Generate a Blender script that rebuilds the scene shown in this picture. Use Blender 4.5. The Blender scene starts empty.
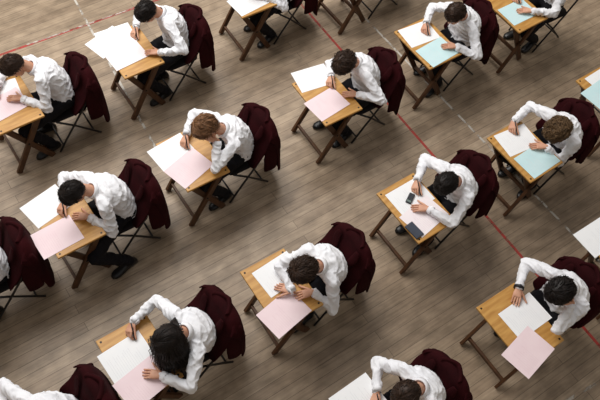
import bpy, bmesh, math, random
from math import sin, cos, pi, sqrt, radians, copysign
from mathutils import Vector as V, Matrix, noise
random.seed(5)
SC = bpy.context.scene
COL = bpy.context.collection
SC.view_settings.view_transform = 'Standard'
X, Y, Z = V((1,0,0)), V((0,1,0)), V((0,0,1))

# ------------------------------------------------------------------ camera
FPX, PITCH, PSI, RHO = 729.43, 1.00816, 0.87051, 0.13288
CAM = V((-0.15582, -5.1934, 5.41163+0.72))
_F = V((cos(PSI), sin(PSI), 0)); _R = V((sin(PSI), -cos(PSI), 0))
CD = _F*cos(PITCH) - Z*sin(PITCH); _U = _F*sin(PITCH) + Z*cos(PITCH)
CR = _R*cos(RHO) + _U*sin(RHO); CU = _U*cos(RHO) - _R*sin(RHO)
cd = bpy.data.cameras.new('camera'); cam = bpy.data.objects.new('camera', cd); COL.objects.link(cam)
cd.sensor_width = 36; cd.lens = FPX*36/600; cd.clip_end = 100
M = Matrix((CR, CU, -CD)).transposed().to_4x4(); M.translation = CAM
cam.matrix_world = M; SC.camera = cam
def at(px, py, z):
    r = CD + CR*((px-300)/FPX) + CU*((200-py)/FPX)
    return CAM + r*((z-CAM.z)/r.z)

# ------------------------------------------------------------------ materials
def lin(c):
    return tuple(((v/255)/12.92 if v/255 <= .04045 else ((v/255+.055)/1.055)**2.4) for v in c) + (1,)
def mat(name, c1, c2=None, rough=.7, scale=(8,8,8), bump=0., bscale=60, spec=.4, detail=4, metal=0, sheen=0):
    m = bpy.data.materials.new(name); m.use_nodes = True
    nt = m.node_tree; N = nt.nodes; L = nt.links; b = N['Principled BSDF']
    b.inputs['Roughness'].default_value = rough; b.inputs['Metallic'].default_value = metal
    b.inputs['Specular IOR Level'].default_value = spec
    if sheen: b.inputs['Sheen Weight'].default_value = sheen
    tc = N.new('ShaderNodeTexCoord'); mp = N.new('ShaderNodeMapping'); mp.inputs['Scale'].default_value = scale
    L.new(tc.outputs['Object'], mp.inputs['Vector'])
    nz = N.new('ShaderNodeTexNoise'); nz.inputs['Scale'].default_value = 1; nz.inputs['Detail'].default_value = detail
    L.new(mp.outputs[0], nz.inputs['Vector'])
    cr = N.new('ShaderNodeValToRGB'); cr.color_ramp.elements[0].color = lin(c1); cr.color_ramp.elements[1].color = lin(c2 or c1)
    cr.color_ramp.elements[0].position = .32; cr.color_ramp.elements[1].position = .68
    L.new(nz.outputs['Fac'], cr.inputs[0]); L.new(cr.outputs[0], b.inputs['Base Color'])
    if bump:
        n2 = N.new('ShaderNodeTexNoise'); n2.inputs['Scale'].default_value = bscale; n2.inputs['Detail'].default_value = 3
        L.new(tc.outputs['Object'], n2.inputs['Vector'])
        bp = N.new('ShaderNodeBump'); bp.inputs['Strength'].default_value = bump; bp.inputs['Distance'].default_value = .01
        L.new(n2.outputs['Fac'], bp.inputs['Height']); L.new(bp.outputs[0], b.inputs['Normal'])
    return m
def worn_paint(name, c, sc, p0, p1, opac):
    m = bpy.data.materials.new(name); m.use_nodes = True; nt = m.node_tree; N = nt.nodes; L = nt.links
    b = N['Principled BSDF']; b.inputs['Base Color'].default_value = lin(c); b.inputs['Roughness'].default_value = .5
    tc = N.new('ShaderNodeTexCoord'); n = N.new('ShaderNodeTexNoise'); n.inputs['Scale'].default_value = sc; n.inputs['Detail'].default_value = 3
    L.new(tc.outputs['Object'], n.inputs['Vector'])
    r = N.new('ShaderNodeMapRange'); r.inputs[1].default_value = p0; r.inputs[2].default_value = p1; r.inputs[3].default_value = 0; r.inputs[4].default_value = opac
    L.new(n.outputs['Fac'], r.inputs[0]); L.new(r.outputs[0], b.inputs['Alpha']); return m
MT = dict(
 desk=mat('honey_wood', (202,154,84), (176,125,61), .42, (6,40,6), .05),
 leg=mat('brown_leg_wood', (92,60,36), (70,44,26), .5, (20,20,5)),
 bolt=mat('dark_bolt', (50,42,36), (36,30,28), .4, metal=.6),
 metal=mat('black_metal', (26,25,27), (36,34,36), .4, spec=.5),
 seat=mat('dark_seat', (22,18,19), (30,24,25), .7, bump=.2, spec=.2),
 shirt=mat('white_shirt', (239,239,243), (232,233,239), .8, (5,5,5), .2, 45),
 blazer=mat('maroon_blazer', (52,13,17), (38,10,13), .9, (5,5,5), .12, 300, .08),
 button=mat('button', (120,96,60), (90,70,40), .4),
 trousers=mat('charcoal_trousers', (25,24,29), (18,17,22), .85, bump=.3, bscale=90, spec=.2),
 shoe=mat('black_shoe', (18,17,18), (28,26,26), .35, spec=.4),
 skin=mat('skin', (214,165,138), (198,144,117), .55, (14,14,14), .08, 120),
 eye=mat('eye', (230,226,220), (215,210,205), .2), iris=mat('iris', (50,34,24), (30,20,15), .2),
 lips=mat('lips', (186,104,96), (170,90,84), .5),
 hair_black=mat('hair_black', (20,16,15), (36,28,25), .5, (45,45,45), .2, 220, .25),
 hair_dark=mat('hair_dark_brown', (42,29,23), (66,48,37), .5, (45,45,45), .2, 220, .25),
 hair_brown=mat('hair_brown', (150,110,78), (104,73,50), .5, (40,40,40), .2, 220, .25),
 hair_curl=mat('hair_curly_brown', (122,96,68), (76,58,41), .55, (40,40,40), .2, 200, .22),
 white=mat('white_paper', (243,243,244), (239,240,242), .8),
 pink=mat('pink_paper', (240,219,223), (236,213,218), .8),
 pale=mat('pale_pink_paper', (243,235,237), (240,230,233), .8),
 aqua=mat('aqua_paper', (204,231,234), (197,227,231), .8),
 ink=mat('print_ink', (224,224,228), (218,218,222), .8), inkp=mat('pink_ink', (230,206,211), (225,200,206), .8),
 pen=mat('pen_black', (24,24,28), (34,34,40), .3),
 tip=mat('pen_tip', (170,160,150), (140,130,120), .3),
 calc=mat('calculator_black', (34,36,44), (28,30,36), .5), key=mat('key_grey', (74,77,84), (62,65,71), .5),
 case=mat('case_blue_grey', (58,64,78), (48,54,66), .5),
 screen=mat('lcd_screen', (112,126,122), (104,118,113), .25),
 redline=worn_paint('red_floor_paint', (184,60,53), 14, .22, .55, .9),
 whiteline=worn_paint('white_floor_paint', (222,215,204), 9, .42, .55, .75),
 plaster=mat('hall_plaster', (200,190,172), (190,180,162), .9, (1,1,1)),
 strap=mat('strap', (28,28,34), (20,20,24), .5),
)

# ------------------------------------------------------------------ mesh builder
class MB:
    def __init__(s): s.v = []; s.f = []
    def loft(s, rings, n=16, cap=True, pw=2.0):
        b0 = len(s.v)
        for c, ax, ay in rings:
            for k in range(n):
                t = 2*pi*k/n; a, b = cos(t), sin(t)
                if pw != 2:
                    a = copysign(abs(a)**(2/pw), a); b = copysign(abs(b)**(2/pw), b)
                s.v.append(c + ax*a + ay*b)
        m = len(rings)
        for i in range(m-1):
            for k in range(n):
                s.f.append((b0+i*n+k, b0+i*n+(k+1)%n, b0+(i+1)*n+(k+1)%n, b0+(i+1)*n+k))
        if cap:
            s.f.append(tuple(b0+k for k in reversed(range(n)))); s.f.append(tuple(b0+(m-1)*n+k for k in range(n)))
    def cap(s, p0, r0, p1, r1, n=14):
        d = p1-p0
        d = d.normalized() if d.length > 1e-6 else V((0,0,1))
        u = d.orthogonal().normalized(); w = d.cross(u); R = []
        for a in (-82,-55,-28): R.append((p0+d*r0*sin(radians(a)), r0*cos(radians(a))))
        R += [(p0, r0), (p1, r1)]
        for a in (28,55,82): R.append((p1+d*r1*sin(radians(a)), r1*cos(radians(a))))
        s.loft([(c, u*r, w*r) for c, r in R], n)
    def chain(s, P, Rr, n=10):
        for i in range(len(P)-1): s.cap(P[i], Rr[i], P[i+1], Rr[i+1], n)
    def tube(s, P, Rr, n=6):
        rings = []
        u = None
        for i, p in enumerate(P):
            t = (P[min(i+1,len(P)-1)] - P[max(i-1,0)])
            t = t.normalized() if t.length > 1e-7 else V((0,0,1))
            if u is None: u = t.orthogonal().normalized()
            u = (u - t*u.dot(t)); u = u.normalized() if u.length > 1e-5 else t.orthogonal().normalized()
            r = Rr[i] if hasattr(Rr, '__len__') else Rr
            rings.append((p, u*r, t.cross(u)*r))
        s.loft(rings, n)
    def ball(s, c, r, R=None, n=16, m=9):
        R = R or Matrix.Identity(3); rings = []
        for i in range(m):
            a = radians(-84 + 168*i/(m-1))
            rings.append((c + R@V((0,0,r[2]*sin(a))), R@V((r[0]*cos(a),0,0)), R@V((0,r[1]*cos(a),0))))
        s.loft(rings, n)
    def box(s, c, size, R=None):
        R = R or Matrix.Identity(3); b = len(s.v); h = [q/2 for q in size]
        for sx in (-1,1):
            for sy in (-1,1):
                for sz in (-1,1): s.v.append(c + R@V((sx*h[0], sy*h[1], sz*h[2])))
        for f in ((0,1,3,2),(4,6,7,5),(0,4,5,1),(2,3,7,6),(0,2,6,4),(1,5,7,3)): s.f.append(tuple(b+i for i in f))
    def bar(s, p0, p1, w, h, side):
        d = (p1-p0); L = d.length; d.normalize(); side = (side - d*side.dot(d)).normalized(); up = d.cross(side)
        R = Matrix((d, side, up)).transposed(); s.box((p0+p1)/2, (L, w, h), R)
    def grid(s, rows):
        b = len(s.v); n = len(rows[0])
        for r in rows: s.v += r
        for i in range(len(rows)-1):
            for k in range(n-1): s.f.append((b+i*n+k, b+i*n+k+1, b+(i+1)*n+k+1, b+(i+1)*n+k))
    def mesh(s, name='m', smooth=True):
        me = bpy.data.meshes.new(name); me.from_pydata([tuple(v) for v in s.v], [], s.f)
        bm = bmesh.new(); bm.from_mesh(me); bmesh.ops.recalc_face_normals(bm, faces=bm.faces); bm.to_mesh(me); bm.free()
        if smooth: me.polygons.foreach_set('use_smooth', [True]*len(me.polygons))
        return me
def obj(name, me, m, parent=None):
    o = bpy.data.objects.new(name, me); COL.objects.link(o)
    if m and not me.materials: me.materials.append(m)
    if parent: o.parent = parent
    return o
def bake(mb, mods, name='m', smooth=True):
    me = mb.mesh(name) if isinstance(mb, MB) else mb
    o = bpy.data.objects.new('tmp', me); COL.objects.link(o)
    for typ, kw in mods:
        md = o.modifiers.new('m', typ)
        for k, v in kw.items(): setattr(md, k, v)
    dg = bpy.context.evaluated_depsgraph_get()
    r = bpy.data.meshes.new_from_object(o.evaluated_get(dg)); r.name = name
    bpy.data.objects.remove(o)
    r.polygons.foreach_set('use_smooth', [smooth]*len(r.polygons))
    return r
def remesh(mb, vox, sm=3, name='m'):
    return bake(mb, [('REMESH', dict(mode='VOXEL', voxel_size=vox, use_smooth_shade=True)), ('SMOOTH', dict(factor=.5, iterations=sm))], name)
def wrinkle(me, amp, sc, seed, ridge=0., lo=-1., bias=0., rs=1.6):
    off = V((seed*3.1, seed*1.7, seed*.9))
    nv = [(v.co.copy(), v.normal.copy()) for v in me.vertices]
    for v, (c, n) in zip(me.vertices, nv):
        q = c*sc + off; w = noise.noise(q*.6)*.9
        d = noise.noise(q + V((w,w,w)))
        rd = 1-abs(noise.noise(V((q.x*rs+w, q.y*rs*.5-w, q.z*rs)) ))*2
        if ridge: rd = copysign(abs(rd)**1.8, rd)
        v.co = c + n*max(lo, amp*d + ridge*(rd-.4) + bias)
    me.update()
def bevel(o, w=.004, seg=2):
    md = o.modifiers.new('bevel', 'BEVEL'); md.width = w; md.segments = seg; md.limit_method = 'ANGLE'
def empty(name, loc, rz=0):
    o = bpy.data.objects.new(name, None); COL.objects.link(o); o.location = loc; o.rotation_euler = (0,0,rz); o.empty_display_size = .1
    return o
def tag(o, label, cat, group=None):
    o['label'] = label; o['category'] = cat
    if group: o['group'] = group
def copy_tree(o, parent=None):
    c = o.copy(); COL.objects.link(c)
    if parent: c.parent = parent
    for ch in list(o.children): copy_tree(ch, c)
    return c

# ------------------------------------------------------------------ floor and walls
def floor_mat():
    m = bpy.data.materials.new('worn_floorboards'); m.use_nodes = True
    nt = m.node_tree; N = nt.nodes; L = nt.links; b = N['Principled BSDF']
    tc = N.new('ShaderNodeTexCoord')
    br = N.new('ShaderNodeTexBrick'); br.offset = .37; br.inputs['Scale'].default_value = 1
    br.inputs['Brick Width'].default_value = 3.4; br.inputs['Row Height'].default_value = .096
    br.inputs['Mortar Size'].default_value = .0027; br.inputs['Mortar Smooth'].default_value = .5; br.inputs['Bias'].default_value = 0
    br.inputs['Color1'].default_value = lin((172,153,132)); br.inputs['Color2'].default_value = lin((156,137,117)); br.inputs['Mortar'].default_value = lin((112,97,81))
    L.new(tc.outputs['Object'], br.inputs['Vector'])
    def nz(scale, det, c0, c1, p0=.3, p1=.7):
        mp = N.new('ShaderNodeMapping'); mp.inputs['Scale'].default_value = scale; L.new(tc.outputs['Object'], mp.inputs[0])
        n = N.new('ShaderNodeTexNoise'); n.inputs['Scale'].default_value = 1; n.inputs['Detail'].default_value = det; L.new(mp.outputs[0], n.inputs['Vector'])
        r = N.new('ShaderNodeValToRGB'); r.color_ramp.elements[0].color = c0; r.color_ramp.elements[1].color = c1
        r.color_ramp.elements[0].position = p0; r.color_ramp.elements[1].position = p1
        L.new(n.outputs['Fac'], r.inputs[0]); return r
    g = nz((3,60,1), 5, (.80,.79,.78,1), (1.1,1.1,1.09,1))
    st = nz((.7,1.1,1), 6, (.78,.76,.73,1), (1.12,1.12,1.13,1), .34, .66)
    sc = nz((5,8,3), 9, (.80,.79,.77,1), (1.19,1.19,1.18,1), .36, .64)
    rowv = nz((.3,11,1), 1, (.92,.91,.90,1), (1.05,1.05,1.05,1), .35, .65)
    prev = br.outputs['Color']
    for q in (g, st, sc, rowv):
        mx = N.new('ShaderNodeMix'); mx.data_type = 'RGBA'; mx.blend_type = 'MULTIPLY'; mx.inputs['Factor'].default_value = 1
        L.new(prev, mx.inputs['A']); L.new(q.outputs[0], mx.inputs['B']); prev = mx.outputs['Result']
    L.new(prev, b.inputs['Base Color'])
    b.inputs['Roughness'].default_value = .42; b.inputs['Specular IOR Level'].default_value = .35
    bp = N.new('ShaderNodeBump'); bp.inputs['Strength'].default_value = .2; bp.inputs['Distance'].default_value = .004
    L.new(br.outputs['Fac'], bp.inputs['Height']); bp.invert = True; L.new(bp.outputs[0], b.inputs['Normal'])
    return m
def structure(name, c, size, m):
    mb = MB(); mb.box(V(c), size); o = obj(name, mb.mesh(smooth=False), m); o['kind'] = 'structure'
structure('floor', (2.5,-1.5,-.05), (22,20,.1), floor_mat())
structure('wall_left', (-8.6,-1.5,4), (.2,20,8), MT['plaster']); structure('wall_right', (13.6,-1.5,4), (.2,20,8), MT['plaster'])
structure('wall_back', (2.5,8.6,4), (22.4,.2,8), MT['plaster']); structure('wall_front', (2.5,-11.6,4), (22.4,.2,8), MT['plaster'])

def strip(name, P, w, m, label):
    mb = MB(); p0, p1 = P; d = p1-p0; L = d.length; d.normalize(); s = Z.cross(d)
    mb.box((p0+p1)/2+Z*.0006, (L, w, .0012), Matrix((d, s.normalized(), Z)).transposed())
    o = obj(name, mb.mesh(smooth=False), m); tag(o, label, 'floor marking'); return o
def ln(a, b, ext0=0, ext1=0):
    p, q = at(*a, 0), at(*b, 0); d = (q-p).normalized(); return (p-d*ext0, q+d*ext1)
strip('painted_line', ln((20,48),(140,6),1.5,.6), .028, MT['redline'], 'red painted court line running behind the desks at upper left')
strip('painted_line', ln((322,28),(528,264),1.2,2.2), .028, MT['redline'], 'red painted court line crossing the boards diagonally right of centre')
strip('painted_line', ln((76,2),(148,134),1.,.2), .024, MT['whiteline'], 'worn white painted line coming down from the top left corner')
strip('painted_line', ln((440,96),(588,250),1.8,1.2), .024, MT['whiteline'], 'worn white painted line on the boards at right')
strip('painted_line', ln((70,30),(140,6),.5,.4), .02, MT['whiteline'], 'short worn white painted line parallel to the red line at upper left')
strip('painted_line', ln((575,396),(602,380),.1,.6), .026, MT['whiteline'], 'worn white painted line at the bottom right corner')

# ------------------------------------------------------------------ desk  (local +x points away from the student)
DD, DW, TZ = .43, .60, .72
def make_desk():
    r = empty('exam_desk', (0,0,0))
    mb = MB(); mb.box(V((0,0,TZ-.011)), (DD,DW,.022)); o = obj('tabletop', mb.mesh(smooth=False), MT['desk'], r); bevel(o, .005)
    for sx in (-1,1):
        for sy in (-1,1):
            m2 = MB(); m2.loft([(V((sx*(DD/2-.03), sy*(DW/2-.03), TZ-.002)), X*.010, Y*.010), (V((sx*(DD/2-.03), sy*(DW/2-.03), TZ+.0012)), X*.009, Y*.009)], 12)
            obj('bolt', m2.mesh(smooth=False), MT['bolt'], o)
    for sx in (-1,1):
        mb = MB(); mb.box(V((sx*.165,0,TZ-.045)), (.025,DW-.10,.045)); o = obj('rail', mb.mesh(smooth=False), MT['leg'], r); bevel(o, .003)
    for sy in (-1,1):
        for k, yy in ((1,.235),(-1,.205)):
            mb = MB(); mb.bar(V((-.18*k, sy*yy, TZ-.025)), V((.185*k, sy*yy, .014)), .028, .054, Y)
            o = obj('leg', mb.mesh(smooth=False), MT['leg'], r); bevel(o, .003)
        mb = MB(); c = V((0,sy*.220,.37)); mb.loft([(c-Y*.037, X*.010, Z*.010), (c+Y*.037, X*.010, Z*.010)], 12); obj('pivot_bolt', mb.mesh(), MT['bolt'], r)
    for k, yy in ((1,.235),(-1,.205)):
        mb = MB(); mb.box(V((.14*k, 0, .10)), (.024, 2*yy, .04)); o = obj('stretcher', mb.mesh(smooth=False), MT['leg'], r); bevel(o, .003)
    return r
# ------------------------------------------------------------------ folding chair (origin under the sitter's pelvis)
def make_chair():
    r = empty('folding_chair', (0,0,0))
    mb = MB(); mb.loft([(V((0,0,.425)), X*.185, Y*.185), (V((0,0,.43)), X*.2, Y*.195), (V((0,0,.443)), X*.2, Y*.195), (V((0,0,.447)), X*.185, Y*.18)], 28, pw=5)
    obj('seat', mb.mesh(), MT['seat'], r)
    rows = []
    for i in range(9):
        z = .60 + .20*i/8
        rows.append([V((-.235-.03*i/8-.025*(1-(y/.19)**2), y, z + (-.035*(abs(y)/.19)**4 if i == 8 else 0))) for y in [-.19+.38*k/12 for k in range(13)]])
    mb = MB(); mb.grid(rows); obj('backrest', bake(mb, [('SOLIDIFY', dict(thickness=.014, offset=0))]), MT['seat'], r)
    for sy in (-1,1):
        mb = MB(); mb.tube([V((-.268,sy*.192,.775)), V((-.245,sy*.20,.66)), V((-.1,sy*.205,.44)), V((.10,sy*.205,.16)), V((.20,sy*.205,.012))], .0105, 10); obj('front_leg', mb.mesh(), MT['metal'], r)
        mb = MB(); mb.tube([V((.14,sy*.183,.425)), V((-.02,sy*.183,.27)), V((-.25,sy*.183,.012))], .0105, 10); obj('rear_leg', mb.mesh(), MT['metal'], r)
    for p, yy in ((V((.15,0,.085)), .205), (V((-.185,0,.085)), .183), (V((-.1,0,.435)), .203)):
        mb = MB(); mb.tube([p-Y*yy, p+Y*yy], .009, 8); obj('crossbar', mb.mesh(), MT['metal'], r)
    return r
# ------------------------------------------------------------------ blazer on the chair back (same origin)
def make_blazer(seed):
    rnd = random.Random(seed); r = empty('blazer', (0,0,0))
    j = lambda a: rnd.uniform(-a, a)
    hem = .12 + j(.03)
    prof = [(-.03,.42,.262),(-.095,.54,.260),(-.172,.70,.253),(-.212,.81,.246),(-.235,.868,.242),(-.268,.892,.244),(-.304,.878,.25),(-.334,.83,.262),(-.355,.74,.272),(-.370,.62,.277),(-.380,.5,.277),(-.390,.33,.272),(-.398,hem,.264)]
    P = [V(p) for p in prof]; fine = []
    for i in range(len(P)-1):
        for t in (0,.5): fine.append(P[i].lerp(P[i+1], t))
    fine.append(P[-1])
    rows = []
    for q in fine:
        row = []
        for k in range(29):
            u = -1 + 2*k/28; y = q.z*u
            drop = .095*abs(u)**3*max(0, min(1, (q.y-.5)/.35))
            back = .10*abs(u)**4*(1 if q.x < -.27 else 0)
            lo = max(0, (.8-q.y)/.5)
            fold = (.007*sin(u*6+seed)+.003*sin(u*11+seed*2))*lo if q.x < -.27 else .004*sin(u*7+seed*2)
            lift = .11*abs(u)**5*max(0, min(1.3, (.45-q.y)/.3)) if q.x < -.27 else .08*abs(u)**4*max(0, min(1, (.62-q.y)/.2))
            row.append(V((q.x+back-fold, y, q.y-drop+lift)))
        rows.append(row)
    mb = MB(); mb.grid(rows)
    me = bake(mb, [('SOLIDIFY', dict(thickness=.018, offset=0)), ('SUBSURF', dict(levels=1, render_levels=1))])
    wrinkle(me, .004, 3.5, seed); obj('coat_body', me, MT['blazer'], r)
    for s in (-1,1):
        mb = MB(); a0 = j(.01); b0 = j(.02); bz = .33+j(.02)
        mb.loft([(V((-.27,s*.165,.815)), V((.03,0,0)), V((0,.02,.014))), (V((-.27,s*.200,.775)), V((.055,0,0)), V((0,.030,.02))), (V((-.262,s*.228,.71)), V((.078,0,0)), V((0,.029,.014))), (V((-.252+a0,s*.244,.62)), V((.090,0,0)), V((0,.027,0))),
                 (V((-.242+a0,s*.250,.51)), V((.088,0,0)), V((0,.026,0))), (V((-.236+b0,s*.252,.43)), V((.080,0,0)), V((0,.026,0))), (V((-.232+b0,s*.250,bz)), V((.070,0,0)), V((0,.025,0)))], 20)
        me = remesh(mb, .011, 3); wrinkle(me, .004, 6, seed+s); o = obj('sleeve', me, MT['blazer'], r)
        m2 = MB()
        for t in (0,1):
            m2.ball(V((-.232+b0-.066, s*.252, bz+.02+.028*t)), (.007,.007,.007), n=8, m=5)
        obj('cuff_buttons', m2.mesh(), MT['button'], o)
    rows = []
    for k in range(17):
        u = -1+2*k/16; y = .105*u; x0 = -.272 - .045*(1-u*u) + .03*abs(u)
        rows.append([V((x0+.012, y, .878)), V((x0, y*1.0, .915-.012*u*u)), V((x0-.018, y*1.08, .918-.014*u*u)), V((x0-.034, y*1.15, .878-.01*u*u))])
    mb = MB(); mb.grid(rows); me = bake(mb, [('SOLIDIFY', dict(thickness=.008, offset=0)), ('SUBSURF', dict(levels=1, render_levels=1))]); obj('collar', me, MT['blazer'], r)
    for s in (-1,1):
        rows = []
        for k in range(9):
            t = k/8; z = .88-.36*t; xf = -.205+.118*t; w = .02+.075*sin(pi*min(1,t*1.15+.1))*(1-t*.5)
            rows.append([V((xf, s*(.10-.06*t), z)), V((xf+.012, s*(.10-.06*t+w*.5), z)), V((xf, s*(.10-.06*t+w), z+.005))])
        mb = MB(); mb.grid(rows); me = bake(mb, [('SOLIDIFY', dict(thickness=.008, offset=0)), ('SUBSURF', dict(levels=1, render_levels=1))]); obj('lapel', me, MT['blazer'], r)
    return r

# ------------------------------------------------------------------ people
def ik(a, b, l1, l2, pole):
    d = b-a; L = d.length; u = d.normalized(); L = min(L, .992*(l1+l2)); L = max(L, .12); b2 = a+u*L
    x = (l1*l1-l2*l2+L*L)/(2*L); h = sqrt(max(0, l1*l1-x*x)); p = pole-u*pole.dot(u); p.normalize()
    return a+u*x+p*h, b2, u, x, h, p
def arm_ik(S, W, pole, near):
    best = None
    _, b2, u, x, h, p = ik(S, W, .272, .245, pole)
    q = u.cross(p)
    for k in range(-17, 19):
        t = radians(k*10); d = p*cos(t)+q*sin(t); E = S+u*x+d*h
        c = abs(k)*.02
        if E.x > near-.05 and E.z < TZ+.048: c += (TZ+.048-E.z)*40
        if best is None or c < best[0]: best = (c, E)
    return best[1], b2
HS = .96
HEAD = [tuple(HS*q for q in r) for r in [(-.116,.058,.020,.018),(-.10,.052,.040,.036),(-.075,.037,.061,.050),(-.045,.023,.077,.060),(-.01,.012,.088,.069),(.03,.004,.096,.075),(.065,-.003,.095,.075),(.09,-.006,.08,.064),(.108,-.008,.052,.042),(.116,-.008,.02,.016)]]
def add_hand(mb, tips, W, d, n, side, curl, grip, flat=True):
    d = d.normalized(); n = (n-d*n.dot(d)).normalized(); t = d.cross(n)*(1 if side > 0 else -1)
    mb.loft([(W-d*.01, t*.023, n*.019), (W+d*.02, t*.030, n*.017), (W+d*.05, t*.037, n*.015), (W+d*.078, t*.039, n*.013), (W+d*.09, t*.034, n*.010)], 14, pw=2.6)
    zmin = TZ+.010
    def fing(base, d0, lens, cur, r):
        pts = [base]; a = 0; p = base
        for L, c in zip(lens, cur):
            a += radians(c); p = p + (d0*cos(a) - n*sin(a))*L
            if p.z < zmin: p = V((p.x, p.y, zmin))
            pts.append(p)
        tips.chain(pts, [r, r*.95, r*.88, r*.72], 10); return pts
    out = []
    for i, (off, L) in enumerate(((.029,.074),(.010,.082),(-.010,.076),(-.028,.060))):
        k = curl*(1+.25*i) if grip else curl*(1+.08*i)
        spread = off*.9 if not grip else off*.2
        out.append(fing(W+d*.078+t*off, (d+t*spread*2).normalized(), (L*.46, L*.32, L*.26), (k*.7, k*1.1, k*.8), .0084))
    th = (d*.72+t*.62-n*.2).normalized() if not grip else (d*.86+t*.30-n*.35).normalized()
    out.append(fing(W+d*.022+t*.026, th, (.042,.034,.028), (0, 8, 10), .0098))
    return out, d, n, t

def make_person(desk, who, label, sp, i):
    rnd = random.Random(100+i); j = lambda a: rnd.uniform(-a, a)
    off = sp.get('off', .46); root = empty('person', (desk.x+off, desk.y+sp.get('dy',0), 0), pi)
    tag(root, label, 'person', 'students sitting the exam')
    rx, ry = root.location.x, root.location.y
    loc = lambda w: V((rx-w.x, ry-w.y, w.z))
    near = off - DD/2
    P0 = V((-.02,0,.54))
    pitch, yaw, roll = radians(sp.get('pitch', 56)), radians(sp.get('yaw', 0)), radians(sp.get('roll', 0))
    RH = Matrix.Rotation(yaw, 3, 'Z') @ Matrix.Rotation(pitch, 3, 'Y') @ Matrix.Rotation(roll, 3, 'X')
    best = None
    for k in range(60):
        z = 1.30-.008*k
        if 'head' in sp: H = loc(at(*sp['head'], z))
        else: H = V((sp.get('hx', .36), sp.get('hy', 0), z))
        sb = H + RH@V((-.033,0,-.070)); base = sb - (sb-P0).normalized()*.05 - V((.052,0,.033))
        e = abs((base-P0).length-sp.get('len', .43))
        if best is None or e < best[0]: best = (e, H, sb, base)
    _, H, sb, C7 = best
    sd = (C7-P0).normalized(); tw = sp.get('twist', 0)
    Lat = Matrix.Rotation(radians(tw), 3, 'Z')@Y; Lat = (Lat-sd*Lat.dot(sd)).normalized(); Fw = Lat.cross(sd).normalized()
    ctrl = (P0+C7)/2 - Fw*.125 + Z*.03
    sp_pt = lambda t: P0*(1-t)**2 + ctrl*2*t*(1-t) + C7*t*t
    sp_dir = lambda t: ((ctrl-P0)*(1-t)+(C7-ctrl)*t).normalized()
    def ring(t, dep, wid):
        d = sp_dir(t); la = Y.lerp(Lat, min(1, t*1.2)); la = (la-d*la.dot(d)).normalized(); return (sp_pt(t), la.cross(d)*dep, la*wid)
    def torso(mb, k):
        mb.loft([ring(-.02,.116*k,.166*k), ring(.12,.119*k,.168*k), ring(.3,.118*k,.165*k), ring(.5,.120*k,.170*k), ring(.68,.120*k,.174*k), ring(.82,.106*k,.164*k), ring(.92,.080*k,.126*k), ring(1.0,.056*k,.074*k)], 24)
    arms = []; info = {}
    for s, key in ((-1,'rh'),(1,'lh')):
        S = sp_pt(.88) + Lat*s*.165 + Fw*.03
        pole = V((-.35, s*1.0, -.35)); nrm = None
        if sp.get(key) == 'head':
            T = H+RH@V((.035, s*.088, -.045)); up = RH@V((.1, -.12*s, 1)); nrm = RH@V((.25, s, 0)); up.normalize(); W = T-up*.06; pole = V((.9, s*.55, -1))
        else:
            if key in sp:
                q = sp[key]; T = loc(at(q[0], q[1], q[2] if len(q) > 2 else TZ+.035))
            else: T = V((off-.05+j(.03), s*.11+j(.03), TZ+.035))
            hd = sp.get(key+'d', 38 if s < 0 else -42); up = V((cos(radians(hd)), sin(radians(hd)), -.12))
            up.normalize(); W = T - up*.075; W.z = max(W.z, TZ+.036)
        E, W = arm_ik(S, W, pole, near)
        arms.append((s, key, S, E, W, up, nrm))
    legs = []
    for s, key in ((-1,'rf'),(1,'lf')):
        A = V((.17+j(.07), s*(.12+j(.02)), .085))
        if key in sp: q = loc(at(*sp[key], .05)); A = V((q.x-.06, q.y, .085))
        Hp = V((.03, s*.09, .545)); Kn, A, *_ = ik(Hp, A, .43, .43, V((1, s*.15, .55)))
        if Kn.z > .565: Kn.z = .565
        legs.append((s, Hp, Kn, A))
    mb = MB(); tips = MB()
    torso(mb, .78)
    mb.cap(C7-sd*.03, .053, sb, .049)
    hp = lambda x, y, z: H+RH@(V((x,y,z))*HS)
    hr = lambda *r: tuple(q*HS for q in r)
    mb.loft([(H+RH@V((cx,0,z)), RH@V((a,0,0)), RH@V((0,b,0))) for z, cx, a, b in HEAD], 24)
    mb.cap(hp(.094,0,.022), .0085, hp(.112,0,-.018), .013); mb.ball(hp(.10,0,-.022), hr(.014,.019,.010), RH)
    mb.ball(hp(.086,0,.030), hr(.012,.05,.011), RH)
    mb.ball(hp(.088,0,-.10), hr(.016,.022,.014), RH)
    for s in (-1,1):
        mb.ball(hp(-.008, s*.078, -.004), hr(.021,.011,.033), RH); mb.ball(hp(.065,s*.038,-.03), hr(.018,.02,.018), RH)
    for s, key, S, E, W, up, nrm in arms:
        mb.cap(sp_pt(.88), .036, S, .036); mb.cap(S, .036, E, .027); mb.cap(E, .027, E.lerp(W,.3), .027); mb.cap(E.lerp(W,.3), .027, W, .023)
        n = V((0,0,1)); grip = sp.get(key+'g', s < 0)
        if grip: n = (Z + V((0, s*.75, 0)) ).normalized()
        if nrm is not None: n = nrm; grip = False
        info[key] = add_hand(mb, tips, W, up, n, s, 34 if grip else sp.get(key+'c', 14), grip) + (W, E)
    for s, Hp, Kn, A in legs:
        mb.cap(Hp, .068, Kn, .048); mb.cap(Kn, .048, A, .035)
    me = remesh(mb, .0075, 2)
    bm = bmesh.new(); bm.from_mesh(me); tm = tips.mesh(); bm.from_mesh(tm); bm.to_mesh(me); bm.free()
    me.polygons.foreach_set('use_smooth', [True]*len(me.polygons))
    obj('body', me, MT[sp.get('skin','skin')], root)
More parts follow.
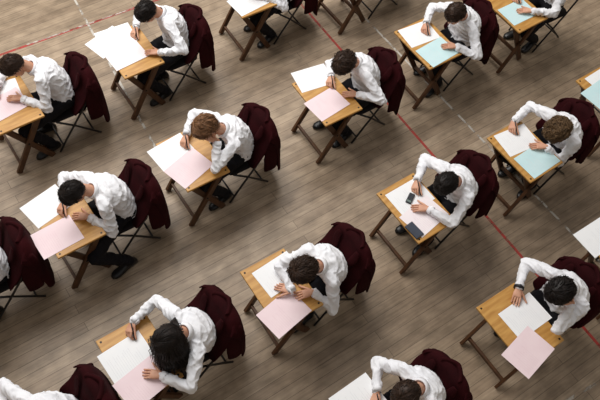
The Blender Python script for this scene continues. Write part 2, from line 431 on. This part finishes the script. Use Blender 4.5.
    for s in (-1,1):
        m2 = MB(); m2.ball(hp(.083, s*.032, .008), hr(.011,.013,.010), RH, 10, 7); e = obj('eye', m2.mesh(), MT['eye'], root)
        m2 = MB(); m2.ball(hp(.0925, s*.032, .007), hr(.003,.006,.006), RH, 8, 5); obj('iris', m2.mesh(), MT['iris'], e)
    m2 = MB(); m2.ball(hp(.099,0,-.060), hr(.008,.024,.005), RH, 12, 5); m2.ball(hp(.097,0,-.069), hr(.008,.020,.006), RH, 12, 5); obj('lips', m2.mesh(), MT['lips'], root)
    # ---- hair: scalp cap plus many fine locks
    hm, hs = sp.get('hair', ('hair_dark','short'))
    m2 = MB(); cc = V((-.006,0,.020)); th0 = {'short':.017,'mop':.024,'curly':.026,'long':.018}[hs]
    def tmax(ph):
        c = cos(ph); return radians(96-(34 if hs != 'mop' else 24)*c if c > 0 else 96+36*-c)
    def sk(th, ph, t): return cc + V(((.094+t)*sin(th)*cos(ph), (.075+t)*sin(th)*sin(ph), (.092+t)*cos(th)))
    def lump(th, ph): return (.014 if hs in ('mop','curly') else .009)*noise.noise(V((sin(th)*cos(ph)*2.6+i*2.3, sin(th)*sin(ph)*2.6, cos(th)*2.6)))
    rows = []
    for a in range(19):
        row = []
        for b in range(73):
            ph = 2*pi*b/72; u = a/18; th = max(.02, u*tmax(ph)*(1+.07*noise.noise(V((cos(ph)*4,sin(ph)*4,i)))))
            t = th0*(1-.6*u**3) + .0012*sin(ph*29+u*6+i)*min(1, u*3) + lump(th, ph)
            row.append(H+RH@sk(th, ph, t))
        rows.append(row)
    m2.grid(rows)
    down = RH.transposed()@V((0,0,-1)); backd = RH.transposed()@((P0-C7).normalized()*.9 + V((0,0,-.35))).normalized()
    nl = {'short':560,'mop':680,'curly':700,'long':1500}[hs]
    for q in range(nl):
        ph = rnd.uniform(0, 2*pi); tm_ = tmax(ph); th = tm_*sqrt(rnd.random())*.97
        L = {'short':.055,'mop':.085,'curly':.045,'long':.42}[hs]*rnd.uniform(.6,1.3)
        n = 6 if hs != 'long' else 20; P = []; R_ = []; sw = .5 + j(1.2) if hs != 'curly' else j(3); p3 = None; w0 = j(3)
        if hs == 'long': sw = j(.25)
        outd = V((cos(ph)*.8+j(.15), sin(ph)+j(.2), .2)).normalized(); lf = rnd.random()
        for k in range(n):
            u = k/(n-1)
            if hs != 'long' or u < .28:
                th_ = th + u*L/.10; ph_ = ph + sw*u*.5
                lift = th0 + .001 + (.014 if hs != 'long' else .010)*lf*u + lump(th_, ph_)
                if hs == 'curly': ph_ += .16*sin(u*8+w0); lift += .016*sin(pi*u)*lf + .005*sin(u*8+w0)
                if hs == 'mop': lift += .014*lf*u
                if th_ > tm_+.14 and hs != 'long': th_ = tm_+.14
                p3 = sk(th_, ph_, lift*(1-.5*max(0, th_/tm_-.6)) if hs != 'long' else lift)
            else:
                bk = max(0, -cos(ph)); dn = down*(1-bk) + backd*bk
                p3 = p3 + dn*(L/n) + outd*(L/n)*.7*(1-u)
            w = H+RH@p3
            if hs == 'long':
                wv = w*9; amp = .018*min(1, u*1.6); w = w + V((noise.noise(wv), noise.noise(wv+V((7,0,0))), noise.noise(wv+V((0,7,0)))))*amp
                ph2 = (w.z*26 + noise.noise(w*5)*4); w = w + V((cos(ph2), sin(ph2), 0))*.005*min(1, u*2)
                for t in (.45,.6,.75,.9,1.0):
                    c = sp_pt(t); v = w-c
                    if v.length < .136: w = c + v.normalized()*.136
                if w.z < TZ+.02 and w.x > near-.02: w.z = TZ+.02 + .02*lf
            P.append(w); R_.append({'short':.0027,'mop':.0031,'curly':.0037,'long':.0030}[hs]*(1-.8*u**(2 if hs != 'long' else 4)))
        m2.tube(P, R_, 4)
    obj('hair', m2.mesh(), MT[hm], root)
    # ---- shirt
    mb = MB(); torso(mb, 1.0)
    for s, key, S, E, W, up, nrm in arms:
        mb.cap(sp_pt(.88), .057, S, .056); mb.cap(S, .056, E, .043)
        mb.cap(E, .043, E.lerp(W, .93), .034)
    me = remesh(mb, .008, 3); wrinkle(me, .006, 11, i, .014, -.004, .001, 1.5); wrinkle(me, .001, 30, i+7, .003, -.003, 0, 1.2)
    sh = obj('shirt', me, MT['shirt'], root)
    nd = (sb-C7).normalized(); u = (Fw-nd*Fw.dot(nd)).normalized(); v = nd.cross(u); rows = []
    for k in range(25):
        t = radians(14+332*k/24); dr = u*cos(t)+v*sin(t); c = C7+nd*.005
        rows.append([c+dr*.060-nd*.012, c+dr*.056+nd*.026, c+dr*.059+nd*.030, c+dr*.064+nd*.026, c+dr*.076-nd*.004])
    m2 = MB(); m2.grid(rows); obj('collar', bake(m2, [('SOLIDIFY', dict(thickness=.003, offset=0))]), MT['shirt'], sh)
    for s, key, S, E, W, up, nrm in arms:
        a = E.lerp(W, .83); b = E.lerp(W, 1.0); r = .037
        d = (b-a).normalized(); o1 = d.orthogonal().normalized(); o2 = d.cross(o1); rows = [[p+(o1*cos(2*pi*k/20)+o2*sin(2*pi*k/20))*rr for k in range(21)] for p, rr in ((a,r*.95),(a.lerp(b,.3),r),(b,r*.93),(b-d*.004,r*.86))]
        m2 = MB(); m2.grid(rows); obj('cuff', bake(m2, [('SOLIDIFY', dict(thickness=.003, offset=0))]), MT['shirt'], sh)
    # ---- trousers and shoes
    mb = MB(); mb.ball(V((-.01,0,.55)), (.128,.174,.105)); mb.loft([ring(-.05,.115,.168), ring(.1,.121,.171)], 20)
    for s, Hp, Kn, A in legs:
        mb.cap(Hp, .083, Kn, .062); mb.cap(Kn, .062, A+Z*.01, .050)
    me = remesh(mb, .012, 4); wrinkle(me, .010, 12, i+3, .006, -.005); obj('trousers', me, MT['trousers'], root)
    for s, Hp, Kn, A in legs:
        f = V((1, s*.18, 0)).normalized(); l = Z.cross(f); A0 = V((A.x, A.y, 0)); zz = A.z-.085
        m2 = MB(); m2.loft([(A0+f*a+Z*(z+zz), l*w, Z*h) for a, w, h, z in ((-.075,.018,.018,.03),(-.06,.032,.038,.042),(-.02,.037,.050,.053),(.04,.038,.045,.048),(.08,.042,.034,.037),(.14,.047,.026,.029),(.18,.038,.021,.024),(.205,.014,.010,.016))], 16, pw=2.4)
        so = obj('shoe', m2.mesh(), MT['shoe'], root)
        m3 = MB()
        for t in (.045,.065,.085): m3.tube([A0+f*t+l*.02+Z*(.085-t*.25+zz), A0+f*t-l*.02+Z*(.085-t*.25+zz)], .003, 5)
        obj('laces', m3.mesh(), MT['strap'], so)
    if sp.get('band'):
        key = sp['band']; W, E = info[key][4], info[key][5]; d = (W-E).normalized(); o1 = d.orthogonal().normalized(); o2 = d.cross(o1); c = W-d*.002
        P = [c+(o1*cos(2*pi*k/20)+o2*sin(2*pi*k/20))*.035 for k in range(21)]
        rows = [[p-d*.011 for p in P], [p+d*.011 for p in P]]; m2 = MB(); m2.grid(rows)
        b = obj('wristwatch', bake(m2, [('SOLIDIFY', dict(thickness=.008, offset=1))]), MT['strap'], root)
        m2 = MB(); n = (Z-d*d.z).normalized(); m2.loft([(c+n*.035, d*.017, d.cross(n)*.017), (c+n*.047, d*.015, d.cross(n)*.015)], 16); obj('dial', m2.mesh(), MT['strap'], b)
    if sp.get('pen', True):
        out, d, n, t, W, E = info['rh']; ti = (out[0][-1]+out[4][-1])/2
        w2 = lambda p: V((rx-p.x, ry-p.y, p.z))
        ax = (V((-d.x, -d.y, 0))*.45 + Z*.65 - V((-.1, .6, 0))).normalized()
        p = empty('pen', w2(ti + ax*((TZ+.004-ti.z)/ax.z)), pi)
        tag(p, 'slim pen held by the '+who, 'pen', 'pens in writing hands')
        m2 = MB(); m2.tube([ax*.012, ax*.15], .005, 8); obj('barrel', m2.mesh(), MT['pen'], p)
        m2 = MB(); m2.tube([V((0,0,0)), ax*.012], [.001,.005], 8); obj('tip', m2.mesh(), MT['tip'], p)
    return root

# ------------------------------------------------------------------ seats
S_ = [
 dict(P=(97,39), who='black-haired student near the top left corner', lab='black-haired student in white shirt writing at the desk near the top left corner',
   sp=dict(head=(147,12), rh=(133,33), lh=(152,52), hair=('hair_black','short'), yaw=8), sheets=[('white',108,42,16),('white',116,37,-4,'white paper askew on top, desk of the black-haired student near top left'),('pale',126,55,4)]),
 dict(C=(9,103), who='student at the left edge, upper', lab='dark-haired student leaning low at the upper left edge over a pink sheet',
   sp=dict(head=(14,66), rh=(-6,92), lh=(14,98), hair=('hair_dark','short'), yaw=-5), sheets=[('white',0,94,-6),('pink',6,105,8)]),
 dict(Q=(243,18), who='cropped student at the top edge left of centre', lab='student cropped by the top edge, showing mostly dark lap, left of centre',
   sp=dict(hair=('hair_dark','short')), sheets=[('white',248,2,5)]),
 dict(C=(348,-32), who='empty seat at the top edge centre', lab=None, sp={}, sheets=[]),
 dict(P=(290,84), Q=(328,126), who='dark-haired student at upper centre', lab='dark-haired student with bowed head writing over pink sheet at upper centre',
   sp=dict(head=(345,63), rh=(329,82), lh=(350,94), hair=('hair_dark','mop'), yaw=6), sheets=[('white',313,78,-9),('pink',327,104,6)]),
 dict(P=(153,143), Q=(190,193), who='brown-haired student left of centre', lab='brown-haired student bending low, cheek on one hand, left of centre',
   sp=dict(head=(207,128), rh=(183,142), lh='head', hair=('hair_brown','mop'), yaw=-14, roll=8, pitch=58), sheets=[('white',172,152,6),('pink',189,168,16)]),
 dict(P=(20,206), Q=(65,257), who='student with a shoe out beside the chair', lab='black-haired student at left with one leg and shoe stretched beside the chair',
   sp=dict(head=(74,193), rh=(60,209), lh=(80,216), lf=(124,266), hair=('hair_black','short'), yaw=4), sheets=[('white',47,206,12),('pink',57,237,3)]),
 dict(P=(394,31), Q=(430,70), who='student with aqua sheet at upper right', lab='dark-haired student leaning back slightly over an aqua sheet at upper right',
   sp=dict(head=(456,14), rh=(424,29), lh=(449,46), hair=('hair_dark','short'), pitch=45), sheets=[('white',419,34,-5),('aqua',437,52,4)]),
 dict(P=(484,2), Q=(517,28), who='student cropped at the top right corner', lab='student cropped by the top edge beside the bare metal chair, top right corner',
   sp=dict(hair=('hair_dark','short'), off=.6, hx=.3), sheets=[('aqua',518,12,0)], blazer=False),
 dict(P=(97,347), Q=(130,400), who='student with long wavy hair', lab='student with long dark wavy hair falling over the shoulders at lower left',
   sp=dict(head=(168,339), rh=(129,331), lh=(152,374), hair=('hair_black','long'), yaw=4), sheets=[('white',127,357,4),('pink',143,383,10)]),
 dict(P=(235,269), Q=(284,334), who='student with forearms circling a sheet', lab='dark-haired student with both forearms circling a white sheet at the centre bottom',
   sp=dict(head=(305,270), rh=(284,288), lh=(304,294), rhd=-60, lhd=-20, rhg=False, pen=False, hair=('hair_dark','mop'), roll=6), sheets=[('white',279,274,4),('pink',284,313,10)]),
 dict(P=(375,190), Q=(420,247), who='student with a calculator', lab='black-haired student beside the black calculator, pen in hand',
   sp=dict(head=(447,184), rh=(415,188), lh=(420,208), hair=('hair_black','short')), sheets=[('white',410,197,1),('pale',424,216,10)]),
 dict(P=(486,137), Q=(531,183), who='curly-haired student at right', lab='student with curly brown hair and bent arms over an aqua sheet at right',
   sp=dict(head=(558,130), rh=(512,128), lh=(538,146), hair=('hair_curl','curly')), sheets=[('white',517,140,-6),('aqua',537,160,3)]),
 dict(P=(576,80), who='empty seat at the upper right edge', lab=None, sp={}, sheets=[('white',606,80,3),('aqua',602,94,5)]),
 dict(P=(477,309), Q=(525,366), who='student wearing a wristwatch', lab='black-haired student with propped head wearing a dark wristwatch at lower right',
   sp=dict(head=(561,291), rh=(517,296), lh='head', band='rh', hair=('hair_black','mop'), yaw=-5, roll=6, rhg=False, pen=False), sheets=[('white',525,316,1),('pink',528,352,11)]),
 dict(P=(584,240), who='empty seat at the lower right edge', lab=None, sp={}, sheets=[('white',598,237,0)]),
 dict(C=(372,428), who='student cropped at the bottom edge', lab='dark-haired student cropped by the bottom edge right of centre',
   sp=dict(head=(407,394), rh=(374,402), lh=(400,416), hair=('hair_dark','short')), sheets=[('white',358,400,2)]),
 dict(C=(-70,284), who='cropped student at the left edge, lower', lab='student cropped by the left edge with only a white sleeve showing',
   sp=dict(hair=('hair_dark','short')), sheets=[]),
 dict(C=(2,448), who='cropped student at the bottom left corner', lab='student at the bottom left corner with only white shirt back showing',
   sp=dict(hair=('hair_dark','short')), sheets=[]),
]
desk0, chair0 = make_desk(), make_chair(); blz = [make_blazer(k) for k in range(3)]
used = set()
def paper(color, pos, rot, label, zi):
    w, h = .27, .36
    r = empty('exam_paper' if color == 'white' else 'answer_sheet', (pos.x, pos.y, TZ+.0018+.0014*zi), pi+rot); tag(r, label, 'paper', 'exam sheets on the desks')
    rows = [[V((-h/2+h*a/10, -w/2+w*b/8, .0004+.0008*noise.noise(V((a*.3,b*.3,pos.x*5+zi))))) for b in range(9)] for a in range(11)]
    for row in rows:
        for v in row: v.z = max(.0003, v.z)
    mb = MB(); mb.grid(rows); obj('sheet', bake(mb, [('SOLIDIFY', dict(thickness=.0003, offset=1))], smooth=False), MT[color], r)
    mb = MB()
    for k in range(14 if color == 'white' else 9):
        x = .14-.018*k; L = random.uniform(.09,.2); mb.box(V((x, .11-L/2, .0012)), (.0018, L, .0003))
    obj('print_lines', mb.mesh(smooth=False), MT['inkp' if color in ('pink','pale') else 'ink'], r)
for i, s in enumerate(S_):
    if 'C' in s: c = at(*s['C'], TZ); cx, cy = c.x, c.y
    else:
        e = []
        if s.get('P'): p = at(*s['P'], TZ); e.append((p.x+DD/2, p.y-DW/2))
        if s.get('Q'): p = at(*s['Q'], TZ); e.append((p.x+DD/2, p.y+DW/2))
        cx = sum(q[0] for q in e)/len(e); cy = sum(q[1] for q in e)/len(e)
    d = desk0 if i == 0 else copy_tree(desk0); d.location = (cx, cy, 0); d.rotation_euler = (0,0,pi+random.uniform(-.02,.02))
    tag(d, 'honey wooden folding desk of the '+s['who'], 'desk', 'exam desks in rows')
    off = s['sp'].get('off', .46); base = V((cx+off, cy+s['sp'].get('dy',0), 0))
    ch = chair0 if i == 0 else copy_tree(chair0); ch.location = base; ch.rotation_euler = (0,0,pi)
    tag(ch, 'dark folding chair of the '+s['who'], 'chair', 'folding chairs at the desks')
    if s.get('blazer', True):
        k = i % 3; b = blz[k] if k not in used else copy_tree(blz[k]); used.add(k); b.location = base; b.rotation_euler = (0,0,pi)
        tag(b, 'maroon blazer on the chair of the '+s['who'], 'blazer', 'blazers hung on chair backs')
    for zi, t in enumerate(s['sheets']):
        col, px, py, rot = t[:4]
        paper(col, at(px, py, TZ), radians(rot), t[4] if len(t) > 4 else {'white':'white','pink':'pink','pale':'pale pink','aqua':'aqua'}[col]+' paper on the desk of the '+s['who'], zi)
    if s['lab']: make_person(V((cx,cy,0)), s['who'], s['lab'], s['sp'], i)
# calculator and its case
def calculator(px, py, rot, L, W, label, z=.0046, keys=True, name='calculator', cat='calculator'):
    p = at(px,py,TZ); r = empty(name, (p.x, p.y, TZ+z), pi+radians(rot)); tag(r, label, cat)
    mb = MB(); mb.box(V((0,0,.007)), (L,W,.014)); o = obj('shell', mb.mesh(smooth=False), MT['calc' if keys else 'case'], r); bevel(o, .004)
    if not keys:
        mb = MB(); mb.box(V((0,0,.0142)), (L*.9,W*.86,.0012)); o = obj('cover', mb.mesh(smooth=False), MT['case'], r); bevel(o, .0005)
        mb = MB(); mb.box(V((-L*.42,0,.0152)), (L*.04,W*.3,.001)); obj('clasp', mb.mesh(smooth=False), MT['key'], r); return
    mb = MB(); mb.box(V((L*.33,0,.0148)), (L*.2,W*.77,.001)); obj('display', mb.mesh(smooth=False), MT['screen'], r)
    for a in range(5):
        for b in range(4):
            mb = MB(); mb.box(V((L*(.13-.13*a), W*(-.31+.207*b), .0152)), (L*.08,W*.14,.0025)); obj('key', mb.mesh(smooth=False), MT['key'], r)
calculator(414,231,95,.155,.088,'flat dark blue-grey calculator case on the near edge of a desk', keys=False, name='calculator_case', cat='case')
calculator(410,199,30,.11,.052,'small dark calculator lying on the white sheet between the hands')

# ------------------------------------------------------------------ light
w = bpy.data.worlds.new('hall_light'); SC.world = w; w.use_nodes = True
w.node_tree.nodes['Background'].inputs[0].default_value = (1,.98,.95,1); w.node_tree.nodes['Background'].inputs[1].default_value = .38
def area(name, loc, tgt, sx, sy, e, col):
    l = bpy.data.lights.new(name, 'AREA'); l.shape = 'RECTANGLE'; l.size = sx; l.size_y = sy; l.energy = e; l.color = col
    o = bpy.data.objects.new(name, l); COL.objects.link(o); o.location = loc; o.rotation_euler = (V(tgt)-V(loc)).to_track_quat('-Z','Y').to_euler()
area('window_light', (1.8,2.4,7.6), (2.6,-1.8,0), 8, 5, 860, (1,.98,.95))
